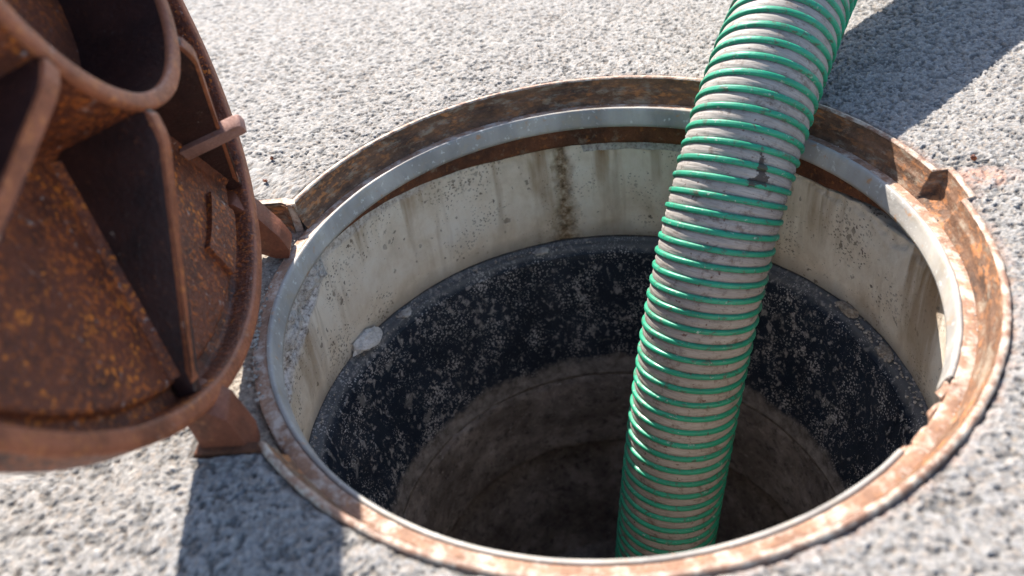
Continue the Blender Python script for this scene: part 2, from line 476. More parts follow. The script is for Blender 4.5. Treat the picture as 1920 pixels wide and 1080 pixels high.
# ------------------------------------------------------------------ ground
def cells(x, y, size, seed):
    """F1 distance (in cells) and id value of jittered grid points"""
    gx, gy = x / size, y / size
    ix, iy = np.floor(gx).astype(np.int64), np.floor(gy).astype(np.int64)
    best = np.full(x.shape, 9.0); sec = np.full(x.shape, 9.0); val = np.zeros(x.shape)
    for a in (-1, 0, 1):
        for b in (-1, 0, 1):
            jx, jy = ix + a, iy + b
            px = jx + 0.1 + 0.8 * _hash(jx, jy, jx * 0, seed)
            py = jy + 0.1 + 0.8 * _hash(jx, jy, jx * 0, seed + 1)
            d = np.hypot(gx - px, gy - py)
            h = _hash(jx, jy, jx * 0, seed + 2)
            n = d < best
            sec = np.where(n, best, np.minimum(sec, d))
            best = np.where(n, d, best)
            val = np.where(n, h, val)
    return best, sec, val

def build_ground():
    NT = 2050
    tg = np.linspace(0, 2 * np.pi, 4001)
    dg = np.degrees(tg)
    wgt = np.where((dg > 150) & (dg < 208), 0.25, np.where((dg > 252) & (dg < 300), 0.7, 1.0))
    cum = np.r_[0, np.cumsum((wgt[1:] + wgt[:-1]) / 2)]
    th = np.interp(np.linspace(0, cum[-1], NT, endpoint=False), cum, tg)
    r0 = outline(th, 0.3300, 0.0070) + 0.0015 * vnoise(np.stack([np.cos(th) * .33, np.sin(th) * .33, 0 * th], 1), 160, 5)
    R1 = 1.55
    NR = 470
    k = np.linspace(0, 1, NR)
    rr = r0[:, None] * (R1 / r0[:, None]) ** k[None]
    far = R1 * (45.0 / R1) ** np.linspace(0, 1, 26)[1:]
    rr = np.concatenate([rr, np.repeat(far[None], NT, 0)], 1)
    X = rr * np.cos(th)[:, None]; Y = rr * np.sin(th)[:, None]
    x, y = X.ravel(), Y.ravel()
    P = np.stack([x, y, 0 * x], 1)
    wob = 0.0020
    x2 = x + wob * vnoise(P, 260, 11); y2 = y + wob * vnoise(P, 260, 12)
    f1, f2, v1 = cells(x2, y2, 0.0044, 3)
    g1, g2, v2 = cells(x2 + .31, y2 - .17, 0.0024, 9)
    edge1 = np.clip((f2 - f1) / 0.30, 0, 1)
    edge2 = np.clip((g2 - g1) / 0.40, 0, 1)
    lowf = fbm(P, 165, 21, 3)
    big = fbm(P, 7, 31, 2)
    rad_ = rr.ravel()
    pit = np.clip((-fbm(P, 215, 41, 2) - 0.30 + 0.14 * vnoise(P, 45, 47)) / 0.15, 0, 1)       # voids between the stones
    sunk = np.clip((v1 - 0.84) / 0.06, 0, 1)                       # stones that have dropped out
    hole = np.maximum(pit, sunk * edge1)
    z = 0.0006 * edge1 + 0.0004 * edge2 + 0.0008 * lowf + (v1 - 0.5) * 0.0009 + (v2 - 0.5) * 0.0006
    z = z - 0.0020 * hole + 0.0014 * big - 0.0012
    z = np.where(rad_ > 3, z * 0, z)
    near = np.clip((rad_ - np.repeat(r0, rr.shape[1])) / 0.012, 0, 1)
    z = z * (0.45 + 0.55 * near) - 0.0012 * (1 - near)
    Z = z.reshape(rr.shape)
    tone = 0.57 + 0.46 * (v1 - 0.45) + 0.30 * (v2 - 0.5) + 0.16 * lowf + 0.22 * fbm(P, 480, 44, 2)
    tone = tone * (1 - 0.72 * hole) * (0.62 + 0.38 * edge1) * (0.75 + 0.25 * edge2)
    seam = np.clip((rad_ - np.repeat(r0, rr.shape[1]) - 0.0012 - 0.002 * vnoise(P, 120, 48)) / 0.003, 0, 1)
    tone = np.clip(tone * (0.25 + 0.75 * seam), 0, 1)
    z = z - 0.0016 * (1 - seam); Z = z.reshape(rr.shape)
    # rust bleeding off the key notch and along the lip
    d = np.hypot((x - 0.355) / 0.030, (y - 0.060) / 0.016)
    stain = np.clip(1.25 - d, 0, 1) * 0.95
    stain = np.maximum(stain, 0.30 * np.clip(1 - (rad_ - np.repeat(r0, rr.shape[1])) / 0.010, 0, 1) * (x > 0.0))
    # skirt down along the iron
    V = np.stack([X, Y, Z], -1)
    sk = V[:, :1].copy(); sk[..., 2] = -0.07
    V = np.concatenate([sk, V], 1)
    pad = lambda a: np.concatenate([a.reshape(rr.shape)[:, :1], a.reshape(rr.shape)], 1).ravel()
    vv, q = mesh_grid(V, closed_u=True)
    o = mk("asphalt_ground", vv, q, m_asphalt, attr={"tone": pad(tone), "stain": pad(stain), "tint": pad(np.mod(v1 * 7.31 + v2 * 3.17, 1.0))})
    o['kind'] = 'structure'
    return o
build_ground()

# ------------------------------------------------------------------ lathe
def lathe(name, prof, mat, parent=None, t0=0.0, t1=360.0, n=360, rfun=None, disp=None, smooth=True, cap=True, subdiv=0, attr=None):
    prof = np.array(prof, float)
    if subdiv:
        seg = np.r_[0, np.cumsum(np.linalg.norm(np.diff(prof, axis=0), axis=1))]
        k = np.unique(np.r_[np.arange(0, seg[-1], subdiv), seg])
        prof = np.stack([np.interp(k, seg, prof[:, 0]), np.interp(k, seg, prof[:, 1])], 1)
    closed = abs(t1 - t0) >= 359.999
    th = np.radians(np.linspace(t0, t1, n, endpoint=not closed))
    Rr = np.repeat(prof[None, :, 0], n, 0)
    if rfun is not None:
        Rr = rfun(th[:, None], Rr, prof[None, :, 1])
    Zz = np.repeat(prof[None, :, 1], n, 0)
    V = np.stack([Rr * np.cos(th)[:, None], Rr * np.sin(th)[:, None], Zz], -1)
    if disp is not None:
        V = disp(V, th, prof)
    vv, q = mesh_grid(V, closed_u=closed)
    at = attr(V, th, prof) if attr else None
    return mk(name, vv, q, mat, parent, smooth, at)

# ------------------------------------------------------------------ manhole frame
frame = thing("manhole_collar", "rusty round cast iron manhole frame set flush in the asphalt around the open hole", "manhole frame")

def rough_disp(amp, freq, seed):
    def f(V, th, prof):
        P = V.reshape(-1, 3)
        n = fbm(P, freq, seed, 3) * amp
        d = P.copy(); d[:, 2] = 0
        d /= np.linalg.norm(d, axis=1)[:, None] + 1e-9
        return (P + d * n[:, None]).reshape(V.shape)
    return f

def skirt_k(T):
    """how far the skirt hangs down (1 = full) at plan angle T in degrees"""
    T = np.mod(T, 360)
    return np.clip(np.minimum((172 - T) / 62, (T - 8) / 26), 0, 1)
def skirt_disp(V, th, prof):
    V = rough_disp(0.0013, 60, 21)(V, th, prof)
    k = skirt_k(np.degrees(th))[:, None]
    V[..., 2] = np.where(V[..., 2] < -0.047, -0.047 + (V[..., 2] + 0.047) * np.maximum(k, 0.08), V[..., 2])
    return V

T0, T1 = TH_NEAR - 360, TH_FAR           # arc that has the upright wall
arc_t = (T0, T1)
def notchf(dep):
    return lambda t, r, z: ring_r(t + 0 * r, r, dep)
lathe("rim_lip", [(0.3296, -0.045), (0.3296, -0.001), (0.3286, 0.0006), (0.3248, 0.0008), (0.3236, -0.0010)], m_lip, frame, *arc_t, n=900,
      rfun=notchf(0.0135), disp=rough_disp(0.0006, 120, 3))
def wallf(t, r, z):
    k = np.clip((z + 0.0275) / 0.004, 0, 1)     # the notch stops at the seat
    return ring_r(t + 0 * r, r, 0.0135) * k + r * (1 - k)
lathe("rim_wall", [(0.3235, -0.0012), (0.3216, -0.008), (0.3196, -0.0125), (0.3184, -0.0135), (0.3165, -0.021), (0.3150, -0.0235), (0.3128, -0.0262), (0.3118, -0.0280)], m_frame, frame, *arc_t, n=900,
      rfun=wallf, disp=rough_disp(0.0007, 90, 8), subdiv=0.003)
lathe("seat", [(0.3142, -0.050), (0.3140, -0.0282), (0.3085, -0.0268), (0.3022, -0.0262), (0.3010, -0.0270), (0.3006, -0.046)], m_seat, frame, 0, 360, n=540,
      disp=rough_disp(0.0005, 110, 15), subdiv=0.004)
lathe("skirt", [(0.3004, -0.044), (0.2992, -0.050), (0.2990, -0.0700), (0.3015, -0.0735), (0.3350, -0.0738)], m_skirt, frame, 0, 360, n=540,
      disp=skirt_disp, subdiv=0.004)
# sealing ring with the piece missing at the near right
GAP0, GAP1 = -48.2, -31.8
lathe("sealing_ring", [(0.3016, -0.0285), (0.3014, -0.0258), (0.3004, -0.0250), (0.2985, -0.0248), (0.2972, -0.0256), (0.2958, -0.0295), (0.2936, -0.0400), (0.2926, -0.0432), (0.2930, -0.0468), (0.2990, -0.0478)], m_gasket, frame,
      GAP1, GAP0 + 360, n=520, disp=rough_disp(0.00035, 40, 31))
for a in (GAP1, GAP0):
    c0 = np.array([math.cos(rad(a)), math.sin(rad(a)), 0])
    bm = prism([(0.3000, -0.0256), (0.2972, -0.0256), (0.2950, -0.033), (0.2930, -0.0432), (0.2934, -0.0466), (0.2995, -0.0472)], 0.0024,
               ((0, 0, 0), c0, (0, 0, 1), (-c0[1], c0[0], 0)), 0.0004, 1)
    bm_obj("ring_end", bm, m_gasket, frame)
# rust lumps where the ring is missing
def lump(name, c, size, mat, parent=None, seed=0, sub=3, amp=0.30, freq=2.2, flat=1.0, rot=0.0):
    bm = bmesh.new()
    bmesh.ops.create_icosphere(bm, subdivisions=sub, radius=1.0)
    P = np.array([v.co[:] for v in bm.verts])
    n = fbm(P + seed * 3.7, freq, seed, 2)
    # chip flat facets
    r2 = np.random.default_rng(seed + 100)
    for _ in range(6):
        d = r2.normal(size=3); d /= np.linalg.norm(d)
        k = P @ d
        P = P - np.clip(k - 0.62, 0, None)[:, None] * d[None]
    P = P * (1 + amp * n)[:, None]
    P = P * np.array(size) * np.array([1, 1, flat])
    cr, sr = math.cos(rot), math.sin(rot)
    P = np.stack([P[:, 0] * cr - P[:, 1] * sr, P[:, 0] * sr + P[:, 1] * cr, P[:, 2]], 1)
    for v, p in zip(bm.verts, P):
        v.co = p
    o = bm_obj(name, bm, mat, parent, True, 40)
    o.location = c
    return o
for i, (a, r, z, s) in enumerate([(-33.6, .2985, -.034, (.006, .010, .006)), (-37.5, .2995, -.037, (.005, .012, .007)), (-43, .2998, -.038, (.0045, .014, .006)), (-46.6, .2994, -.036, (.005, .007, .006))]):
    lump("rust_scale", (r * math.cos(rad(a)), r * math.sin(rad(a)), z), s, m_seat, frame, 40 + i, rot=rad(a))
# hinge housing walls and floor
def wall_strip(name, pts, z0, z1, t, mat, parent):
    bm = prism([(p[0], p[1]) for p in pts], z1 - z0, ((0, 0, (z0 + z1) / 2), (1, 0, 0), (0, 1, 0), (0, 0, 1)), 0.0012, 2)
    return bm_obj(name, bm, mat, parent)
fx, fy = 0.3266 * math.cos(rad(TH_FAR)), 0.3266 * math.sin(rad(TH_FAR))
wall_strip("housing_wall", [(LUG_X - .004, LUG_FAR + .0062), (fx - .008, LUG_FAR + .0066), (fx + .004, fy + .0092), (fx + .006, fy + .001), (fx - .003, fy - .0005), (fx - .010, LUG_FAR - .001), (LUG_X - .004, LUG_FAR - .0005)], -0.055, 0.0008, 0, m_lip, frame)
wall_strip("housing_face", [(LUG_X, LUG_FAR - .0022), (fx - .011, LUG_FAR - .0022), (fx - .002, fy - .003), (fx - .002, fy - .0002), (fx - .010, LUG_FAR + .0006), (LUG_X, LUG_FAR + .0006)], -0.055, -0.0012, 0, m_frame, frame)
nx, ny = 0.3266 * math.cos(rad(TH_NEAR)), 0.3266 * math.sin(rad(TH_NEAR))
wall_strip("housing_wall", [(-.3045, LUG_NEAR - .0062), (nx - .012, LUG_NEAR - .0064), (nx + .003, ny - .0080), (nx + .004, ny + .001), (nx - .004, ny + .001), (nx - .016, LUG_NEAR + .001), (-.2995, LUG_NEAR + .0005), (-.2995, LUG_STEP), (-.3045, LUG_STEP)], -0.055, 0.0002, 0, m_skirt, frame)
wall_strip("housing_wall", [(LUG_X - .0062, LUG_STEP), (LUG_X, LUG_STEP), (LUG_X, LUG_FAR - .001), (LUG_X - .0062, LUG_FAR - .001)], -0.055, 0.0004, 0, m_skirt, frame)

# dirt lying in the hinge housing
def build_dirt():
    nx_, ny_ = 90, 170
    xs = np.linspace(LUG_X, -0.20, nx_); ys = np.linspace(LUG_NEAR, LUG_FAR, ny_)
    X, Y = np.meshgrid(xs, ys, indexing='ij')
    P = np.stack([X.ravel(), Y.ravel(), 0 * X.ravel()], 1)
    rr = np.hypot(P[:, 0], P[:, 1])
    z = -0.0345 + 0.004 * fbm(P, 40, 51, 3) + 0.0014 * vnoise(P, 320, 52) + 0.0008 * vnoise(P, 700, 53)
    z = z - 0.0030 * np.clip((0.318 - rr) / 0.006, 0, 1)
    keep = ((rr > 0.3125) & ((P[:, 0] > -0.2995) | (P[:, 1] > LUG_STEP))).reshape(X.shape)
    P[:, 2] = z
    V = P.reshape(nx_, ny_, 3)
    vv, q = mesh_grid(V)
    k = keep.ravel()[q].all(1)
    o = mk("packed_dirt", vv, q[k], m_sand)
    tag(o, "grey sandy dirt packed in the hinge housing beside the rusty seat", "dirt", kind='stuff')
build_dirt()

# ------------------------------------------------------------------ concrete adjusting ring
JT = 95.9                                # angle of the mortar joint
conc = thing("concrete_ring", "pale stained concrete ring with brown drips directly under the rusty iron frame", "concrete ring", (0, 0, 0))
def conc_fields(V, th):
    P = V.reshape(-1, 3)
    T = np.degrees(np.arctan2(P[:, 1], P[:, 0])) % 360
    z = P[:, 2]
    jw = 2.3 + 0.8 * vnoise(P, 45, 61) + 0.7 * vnoise(P, 140, 62) + 5.0 * np.clip((-0.17 - z), 0, 1) * 4
    joint = np.clip(1.3 - np.abs(T - JT - 10 * np.clip(-0.17 - z, 0, 1)) / jw, 0, 1)
    edge = -0.128 - 0.0022 * (T - 172) + 0.010 * vnoise(P, 38, 63)
    rough = np.clip((z - edge) / 0.006, 0, 1) * np.clip((T - 157) / 2, 0, 1) * np.clip((196 - T) / 4, 0, 1)
    return P, T, z, np.clip(joint, 0, 1), rough
def conc_disp(V, th, prof):
    P, T, z, joint, rough = conc_fields(V, th)
    inner = (np.hypot(P[:, 0], P[:, 1]) < 0.336)
    n = 0.0012 * fbm(P, 16, 65, 3) + 0.0004 * fbm(P, 90, 66, 2)
    n = n + joint * (0.0022 + 0.0028 * fbm(P, 130, 67, 3))
    n = n + rough * (0.0040 + 0.0085 * fbm(P, 75, 68, 3) + 0.0035 * vnoise(P, 300, 69))
    topchip = np.clip((z + 0.092 + 0.010 * vnoise(P, 30, 70)) / 0.006, 0, 1)
    n = n + topchip * 0.002 * (1 + vnoise(P, 150, 71))
    d = P.copy(); d[:, 2] = 0; d /= np.linalg.norm(d, axis=1)[:, None]
    P2 = P + d * (n * inner)[:, None]
    lift = 0.022 * (1 - skirt_k(T)) * np.clip((np.minimum(200, T) - 90) / 20, 0, 1) * np.clip((230 - T) / 30, 0, 1)
    P2[:, 2] += lift * np.clip((z + 0.14) / 0.065, 0, 1)
    drop = 0.013 * np.clip((T - 6) / 12, 0, 1) * np.clip((74 - T) / 24, 0, 1) * (1 + 0.3 * vnoise(P, 60, 79))
    P2[:, 2] -= drop * np.clip((z + 0.12) / 0.045, 0, 1)
    return P2.reshape(V.shape)
def conc_attr(V, th, prof):
    P, T, z, joint, rough = conc_fields(V, th)
    topchip = np.clip((z + 0.083 + 0.006 * vnoise(P, 40, 70)) / 0.004, 0, 1)
    return {"joint": joint, "rough": np.maximum(rough, topchip * 0.6)}
lathe("ring_wall", [(0.400, -0.0745), (0.3195, -0.0748), (0.3172, -0.0765), (0.3168, -0.12), (0.3195, -0.18), (0.3260, -0.2315), (0.3290, -0.2335), (0.400, -0.2338)], m_conc, conc,
      0, 360, n=1000, disp=conc_disp, attr=conc_attr, subdiv=0.0022)
# bright mortar smear at the top of the far side
def patch(name, t0, t1, z0, z1, r, mat, parent, seed, amp=0.003, nt=70, nz=16, raise_=0.002):
    th = np.radians(np.linspace(t0, t1, nt)); zz = np.linspace(z0, z1, nz)
    T, Z = np.meshgrid(th, zz, indexing='ij')
    P = np.stack([r * np.cos(T), r * np.sin(T), Z], -1).reshape(-1, 3)
    u = (np.linspace(-1, 1, nt)[:, None] + 0 * Z); v = (np.linspace(-1, 1, nz)[None] + 0 * Z)
    env = np.clip(1 - np.maximum(np.abs(u), np.abs(v)) ** 3, 0, 1).ravel()
    n = env * (1.1 + 0.9 * fbm(P, 80, seed, 3)) * raise_ * 2 - 0.0035 + amp * env * vnoise(P, 300, seed + 1) * 0.4
    d = P.copy(); d[:, 2] = 0; d /= np.linalg.norm(d, axis=1)[:, None]
    P = P - d * n[:, None]
    vv, q = mesh_grid(P.reshape(nt, nz, 3))
    return mk(name, vv, q, mat, parent)
patch("mortar_smear", 66, 92.5, -0.094, -0.0765, 0.3168, m_mortar, conc, 81, raise_=0.0035)
patch("mortar_smear", 158, 168.5, -0.098, -0.055, 0.3165, m_mortar, conc, 82, raise_=0.0060, nt=60, nz=34)
patch("mortar_smear", 168.8, 180, -0.115, -0.055, 0.3172, m_mortar, conc, 83, raise_=0.0050, nt=60, nz=34)

# ------------------------------------------------------------------ black plastic shaft ring
shaft = thing("plastic_shaft_ring", "dusty black plastic shaft ring below the pale concrete ring", "plastic ring")
lathe("lip", [(0.42, -0.2350), (0.3300, -0.2348), (0.3282, -0.2338), (0.3240, -0.2342), (0.3222, -0.2372), (0.3205, -0.2380), (0.3160, -0.2384), (0.3140, -0.2398), (0.3128, -0.2440), (0.3108, -0.2462), (0.3088, -0.2490)], m_plastic, shaft, n=480,
      disp=rough_disp(0.0006, 40, 91))
lathe("ring_wall", [(0.3087, -0.2491), (0.3075, -0.253), (0.3020, -0.300), (0.2930, -0.365), (0.2790, -0.4380), (0.2760, -0.4480), (0.300, -0.4500)], m_plastic, shaft, n=480,
      disp=rough_disp(0.0010, 25, 92), subdiv=0.006)

# ------------------------------------------------------------------ pit
def pit_disp(V, th, prof):
    P = V.reshape(-1, 3)
    n = 0.0045 * fbm(P, 14, 95, 4) + 0.0015 * fbm(P, 80, 96, 2)
    d = P.copy(); d[:, 2] = 0; d /= np.linalg.norm(d, axis=1)[:, None] + 1e-9
    k = np.clip(np.hypot(P[:, 0], P[:, 1]) / 0.1, 0, 1)
    P2 = P - d * (n * k)[:, None]
    P2[:, 2] += n * 1.2 * (P[:, 2] < -0.75)
    return P2.reshape(V.shape)
o = lathe("pit_wall", [(0.310, -0.4450), (0.2790, -0.4455), (0.2745, -0.455), (0.2715, -0.52), (0.2700, -0.590), (0.2715, -0.598), (0.3000, -0.603), (0.2900, -0.66), (0.275, -0.72), (0.262, -0.80), (0.250, -0.845), (0.20, -0.86), (0.10, -0.868), (0.0, -0.87)], m_mud, None, n=360, disp=pit_disp, subdiv=0.012)
o['kind'] = 'structure'

# ------------------------------------------------------------------ loose pieces in the hole
def place_lump(name, label, cat, a, r, z, size, mat, seed, rot=0.0, group=None):
    o = lump(name, (r * math.cos(rad(a)), r * math.sin(rad(a)), z), size, mat, None, seed, rot=rot, sub=4)
    P = np.array([v.co[:] for v in o.data.vertices]); k = min(size)
    P = P * (1 + 0.10 * fbm(P, 1.6 / k, seed + 300, 2) + 0.07 * vnoise(P, 4.5 / k, seed + 310))[:, None]
    o.data.vertices.foreach_set('co', P.astype(np.float32).ravel()); o.data.update()
    tag(o, label, cat, group)
    return o
place_lump("mortar_chunk", "large white mortar chunk wedged between the left concrete wall and the black lip", "mortar chunk", 153.2, 0.3185, -0.2275, (0.011, 0.024, 0.015), m_chunk, 3, rot=rad(153), group="broken mortar chunks")
place_lump("mortar_crumb", "flat grey mortar crumb on the black lip next to the white chunk", "mortar chunk", 141.0, 0.3165, -0.2360, (0.008, 0.011, 0.004), m_mortar, 4, rot=rad(140), group="broken mortar chunks")
place_lump("mortar_crumb", "small grey mortar crumb on the far black lip left of the hose", "mortar chunk", 103.0, 0.3155, -0.2362, (0.006, 0.011, 0.004), m_mortar, 5, rot=rad(103), group="broken mortar chunks")
place_lump("mortar_crumb", "tiny upright white mortar sliver at the near left end of the black lip", "mortar chunk", 187.5, 0.3185, -0.2300, (0.005, 0.007, 0.010), m_chunk, 6, rot=rad(190), group="broken mortar chunks")
place_lump("mortar_crumb", "dark angular mortar piece in the gap behind the right black lip", "mortar chunk", 27.0, 0.3225, -0.2310, (0.008, 0.015, 0.006), m_sand, 8, rot=rad(27), group="broken mortar chunks")
place_lump("mortar_crumb", "flat dark mortar slab lying on the right of the black lip", "mortar chunk", 14.0, 0.3200, -0.2362, (0.008, 0.020, 0.004), m_sand, 7, rot=rad(14), group="broken mortar chunks")

# grit along the rusty seat and the lip
def grit(name, pts, label, parent=None):
    bm0 = bmesh.new(); bmesh.ops.create_icosphere(bm0, subdivisions=1, radius=1.0)
    bv = np.array([v.co[:] for v in bm0.verts]); bf = np.array([[v.index for v in f.verts] for f in bm0.faces]); bm0.free()
    V, F, n = [], [], 0
    for (x, y, z, s) in pts:
        q = bv * (s * (1 + 0.3 * rng.normal(size=bv.shape)))
        q[:, 2] *= 0.75
        V.append(q + np.array([x, y, z + s * 0.4])); F.append(bf + n); n += len(bv)
    o = mk(name, np.concatenate(V), np.concatenate(F), m_grit, parent, smooth=False)
    tag(o, label, "grit", kind='stuff')
pts = []
for i in range(130):
    a = rad(rng.normal(192, 9)); r = 0.3135 + abs(rng.normal(0, 0.006)) - 0.004
    pts.append((r * math.cos(a), r * math.sin(a), -0.0275, rng.uniform(0.0006, 0.0019)))
grit("seat_grit", pts, "pale sand grains scattered on the left rusty seat beside the lid")
pts = []
for i in range(160):
    a = rad(rng.uniform(-60, 170)); r = 0.3135 + rng.normal(0, 0.0025)
    pts.append((r * math.cos(a), r * math.sin(a), -0.0275, rng.uniform(0.0003, 0.0009)))
for i in range(120):
    a = rad(rng.normal(16, 9)); r = 0.320 + rng.normal(0, 0.0045)
    pts.append((r * math.cos(a), r * math.sin(a), -0.2350, rng.uniform(0.0006, 0.0022)))
for i in range(130):
    a = rad(rng.uniform(90, 190)); r = 0.3215 + rng.normal(0, 0.004)
    pts.append((r * math.cos(a), r * math.sin(a), -0.2362, rng.uniform(0.0005, 0.0018)))
grit("ledge_grit", pts, "fine mortar grains lying along the ledges inside the hole")

# two reddish pebbles on the asphalt
for (x, y, s, lab, sd_) in [(-0.345, 0.160, .0026, "tiny rust red pebble on pale asphalt left of the hole", 1), (-0.350, 0.207, .0024, "tiny brown pebble on asphalt nearer the top of the lid", 2), (0.3555, 0.0865, .0030, "rust red pebble on the asphalt beside the key notch", 3)]:
    o = lump("pebble", (x, y, s * 0.9), (s, s * 1.2, s * 0.9), m_lid, None, 60 + sd_)
    tag(o, lab, "pebble", "reddish pebbles on the asphalt")

# ------------------------------------------------------------------ hose
def spline(P, step):
    P = np.array(P, float)
    out = []
    Q = np.vstack([2 * P[0] - P[1], P, 2 * P[-1] - P[-2]])
    for i in range(1, len(Q) - 2):
        p0, p1, p2, p3 = Q[i - 1:i + 3]
        n = max(4, int(np.linalg.norm(p2 - p1) / step * 2))
        t = np.linspace(0, 1, n, endpoint=False)[:, None]
        out.append(0.5 * (2 * p1 + (p2 - p0) * t + (2 * p0 - 5 * p1 + 4 * p2 - p3) * t ** 2 + (3 * p1 - p0 - 3 * p2 + p3) * t ** 3))
    C_ = np.vstack(out + [P[-1:]])
    s = np.r_[0, np.cumsum(np.linalg.norm(np.diff(C_, axis=0), axis=1))]
    k = np.arange(0, s[-1], step)
    return np.stack([np.interp(k, s, C_[:, i]) for i in range(3)], 1), k

HOSE = [(0.035, -0.030, -0.80), (0.044, -0.020, -0.66), (0.0558, 0.0034, -0.5237), (0.0659, 0.016, -0.427), (0.0743, 0.0277, -0.3592), (0.0829, 0.0407, -0.2984), (0.0919, 0.0547, -0.2435), (0.1015, 0.07, -0.1935), (0.1119, 0.0867, -0.1478), (0.1232, 0.1052, -0.1057), (0.1359, 0.126, -0.0668), (0.1502, 0.15, -0.0309), (0.1666, 0.1779, 0.0021), (0.1854, 0.2108, 0.0319), (0.2073, 0.2499, 0.0584), (0.2326, 0.2966, 0.0808),
        (0.262, 0.348, 0.100), (0.305, 0.420, 0.122), (0.375, 0.530, 0.1525), (0.480, 0.690, 0.196), (0.640, 0.920, 0.253), (0.86, 1.22, 0.320), (1.20, 1.66, 0.40), (1.70, 2.30, 0.43), (2.3, 3.1, 0.33), (2.9, 3.9, 0.0625), (3.4, 4.5, 0.0625)]
PHASE = 0.30
R_WALL, R_COIL = 0.0576, 0.0605

def build_hose():
    root = thing("suction_hose", "grey ribbed suction hose with a green spiral coil hanging into the hole", "hose", HOSE[0])
    step = 0.0016
    Cc, s = spline(HOSE, step)
    far = s > 1.35
    keep = ~far | (np.arange(len(s)) % 4 == 0)
    Cc, s = Cc[keep], s[keep]
    T = np.gradient(Cc, axis=0); T /= np.linalg.norm(T, axis=1)[:, None]
    # rotation minimising frame
    N = np.zeros_like(T)
    n0 = np.cross(T[0], [0, 1, 0]); n0 /= np.linalg.norm(n0); N[0] = n0
    for i in range(1, len(T)):
        v = N[i - 1] - T[i] * (N[i - 1] @ T[i])
        N[i] = v / np.linalg.norm(v)
    B = np.cross(T, N)
    org = np.array(HOSE[0])
    # keep detail only where it matters
    near = s < 1.55
    na = 88
    ph = np.linspace(0, 2 * np.pi, na, endpoint=False)
    def pt(ss, a, r):
        c = np.stack([np.interp(ss, s, Cc[:, i]) for i in range(3)], -1)
        n = np.stack([np.interp(ss, s, N[:, i]) for i in range(3)], -1)
        b = np.stack([np.interp(ss, s, B[:, i]) for i in range(3)], -1)
        return c + r[..., None] * (np.cos(a)[..., None] * n + np.sin(a)[..., None] * b)
    S_, A_ = np.meshgrid(s, ph, indexing='ij')
    pitch = np.interp(s, [0.0, 0.50, 0.68, 1.2], [0.0174, 0.0170, 0.0156, 0.0154])     # the hose is stretched where it hangs
    turn = np.r_[0, np.cumsum(np.diff(s) / ((pitch[1:] + pitch[:-1]) / 2))]
    TURN = np.repeat(turn[:, None], na, 1)
    phase = np.mod(TURN - A_ / (2 * np.pi) - PHASE, 1.0)     # 0 at the coil centre
    dist = np.minimum(phase, 1 - phase)
    rr = R_WALL - 0.0006 * np.cos(2 * np.pi * phase) + 0.00042 * np.cos(2 * np.pi * 6 * phase) * (dist > 0.2)
    V = pt(S_, A_, rr)
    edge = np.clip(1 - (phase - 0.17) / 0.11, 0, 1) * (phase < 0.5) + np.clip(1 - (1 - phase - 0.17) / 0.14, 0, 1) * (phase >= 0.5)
    # dark dirt splash on the camera side
    def smudge(P):
        out = np.zeros(len(P))
        for c, w in (((0.1672, 0.1030, 0.0020), (0.0065, 0.012, 0.0170)), ((0.1620, 0.0970, -0.0100), (0.0135, 0.010, 0.0065))):
            d = np.linalg.norm((P - np.array(c)) / np.array(w), axis=1)
            out = np.maximum(out, np.clip(1.0 - d * 0.62, 0, 1))
        return out
    P = V.reshape(-1, 3)
    along = S_.ravel(); around = A_.ravel()
    vv, q = mesh_grid(V, closed_v=True)
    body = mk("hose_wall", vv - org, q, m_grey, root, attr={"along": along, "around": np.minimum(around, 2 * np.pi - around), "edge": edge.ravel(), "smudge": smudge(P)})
    # coil: a rounded strip wound along the wall
    turns = turn[-1] - 1.0
    nt = int(turns * 60)
    tt = np.linspace(0.4, turns, nt)
    prof = np.linspace(-1, 1, 8)
    Tt, Pp = np.meshgrid(tt, prof, indexing='ij')
    ss = np.clip(np.interp(Tt + PHASE, turn, s) + Pp * 0.0031, 0, s[-1])
    aa = 2 * np.pi * Tt
    hh = R_WALL - 0.0016 + (R_COIL - R_WALL + 0.0016) * np.sqrt(np.clip(1 - Pp ** 4, 0, 1))
    hh = hh + 0.00018 * vnoise(np.stack([Tt.ravel() * 3, Pp.ravel(), 0 * Pp.ravel()], 1), 1.0, 77).reshape(hh.shape)
    V2 = pt(ss, aa, hh)
    vv, q = mesh_grid(V2)
    mk("spiral_coil", vv - org, q, m_green, root, attr={"smudge": smudge(V2.reshape(-1, 3))})
build_hose()

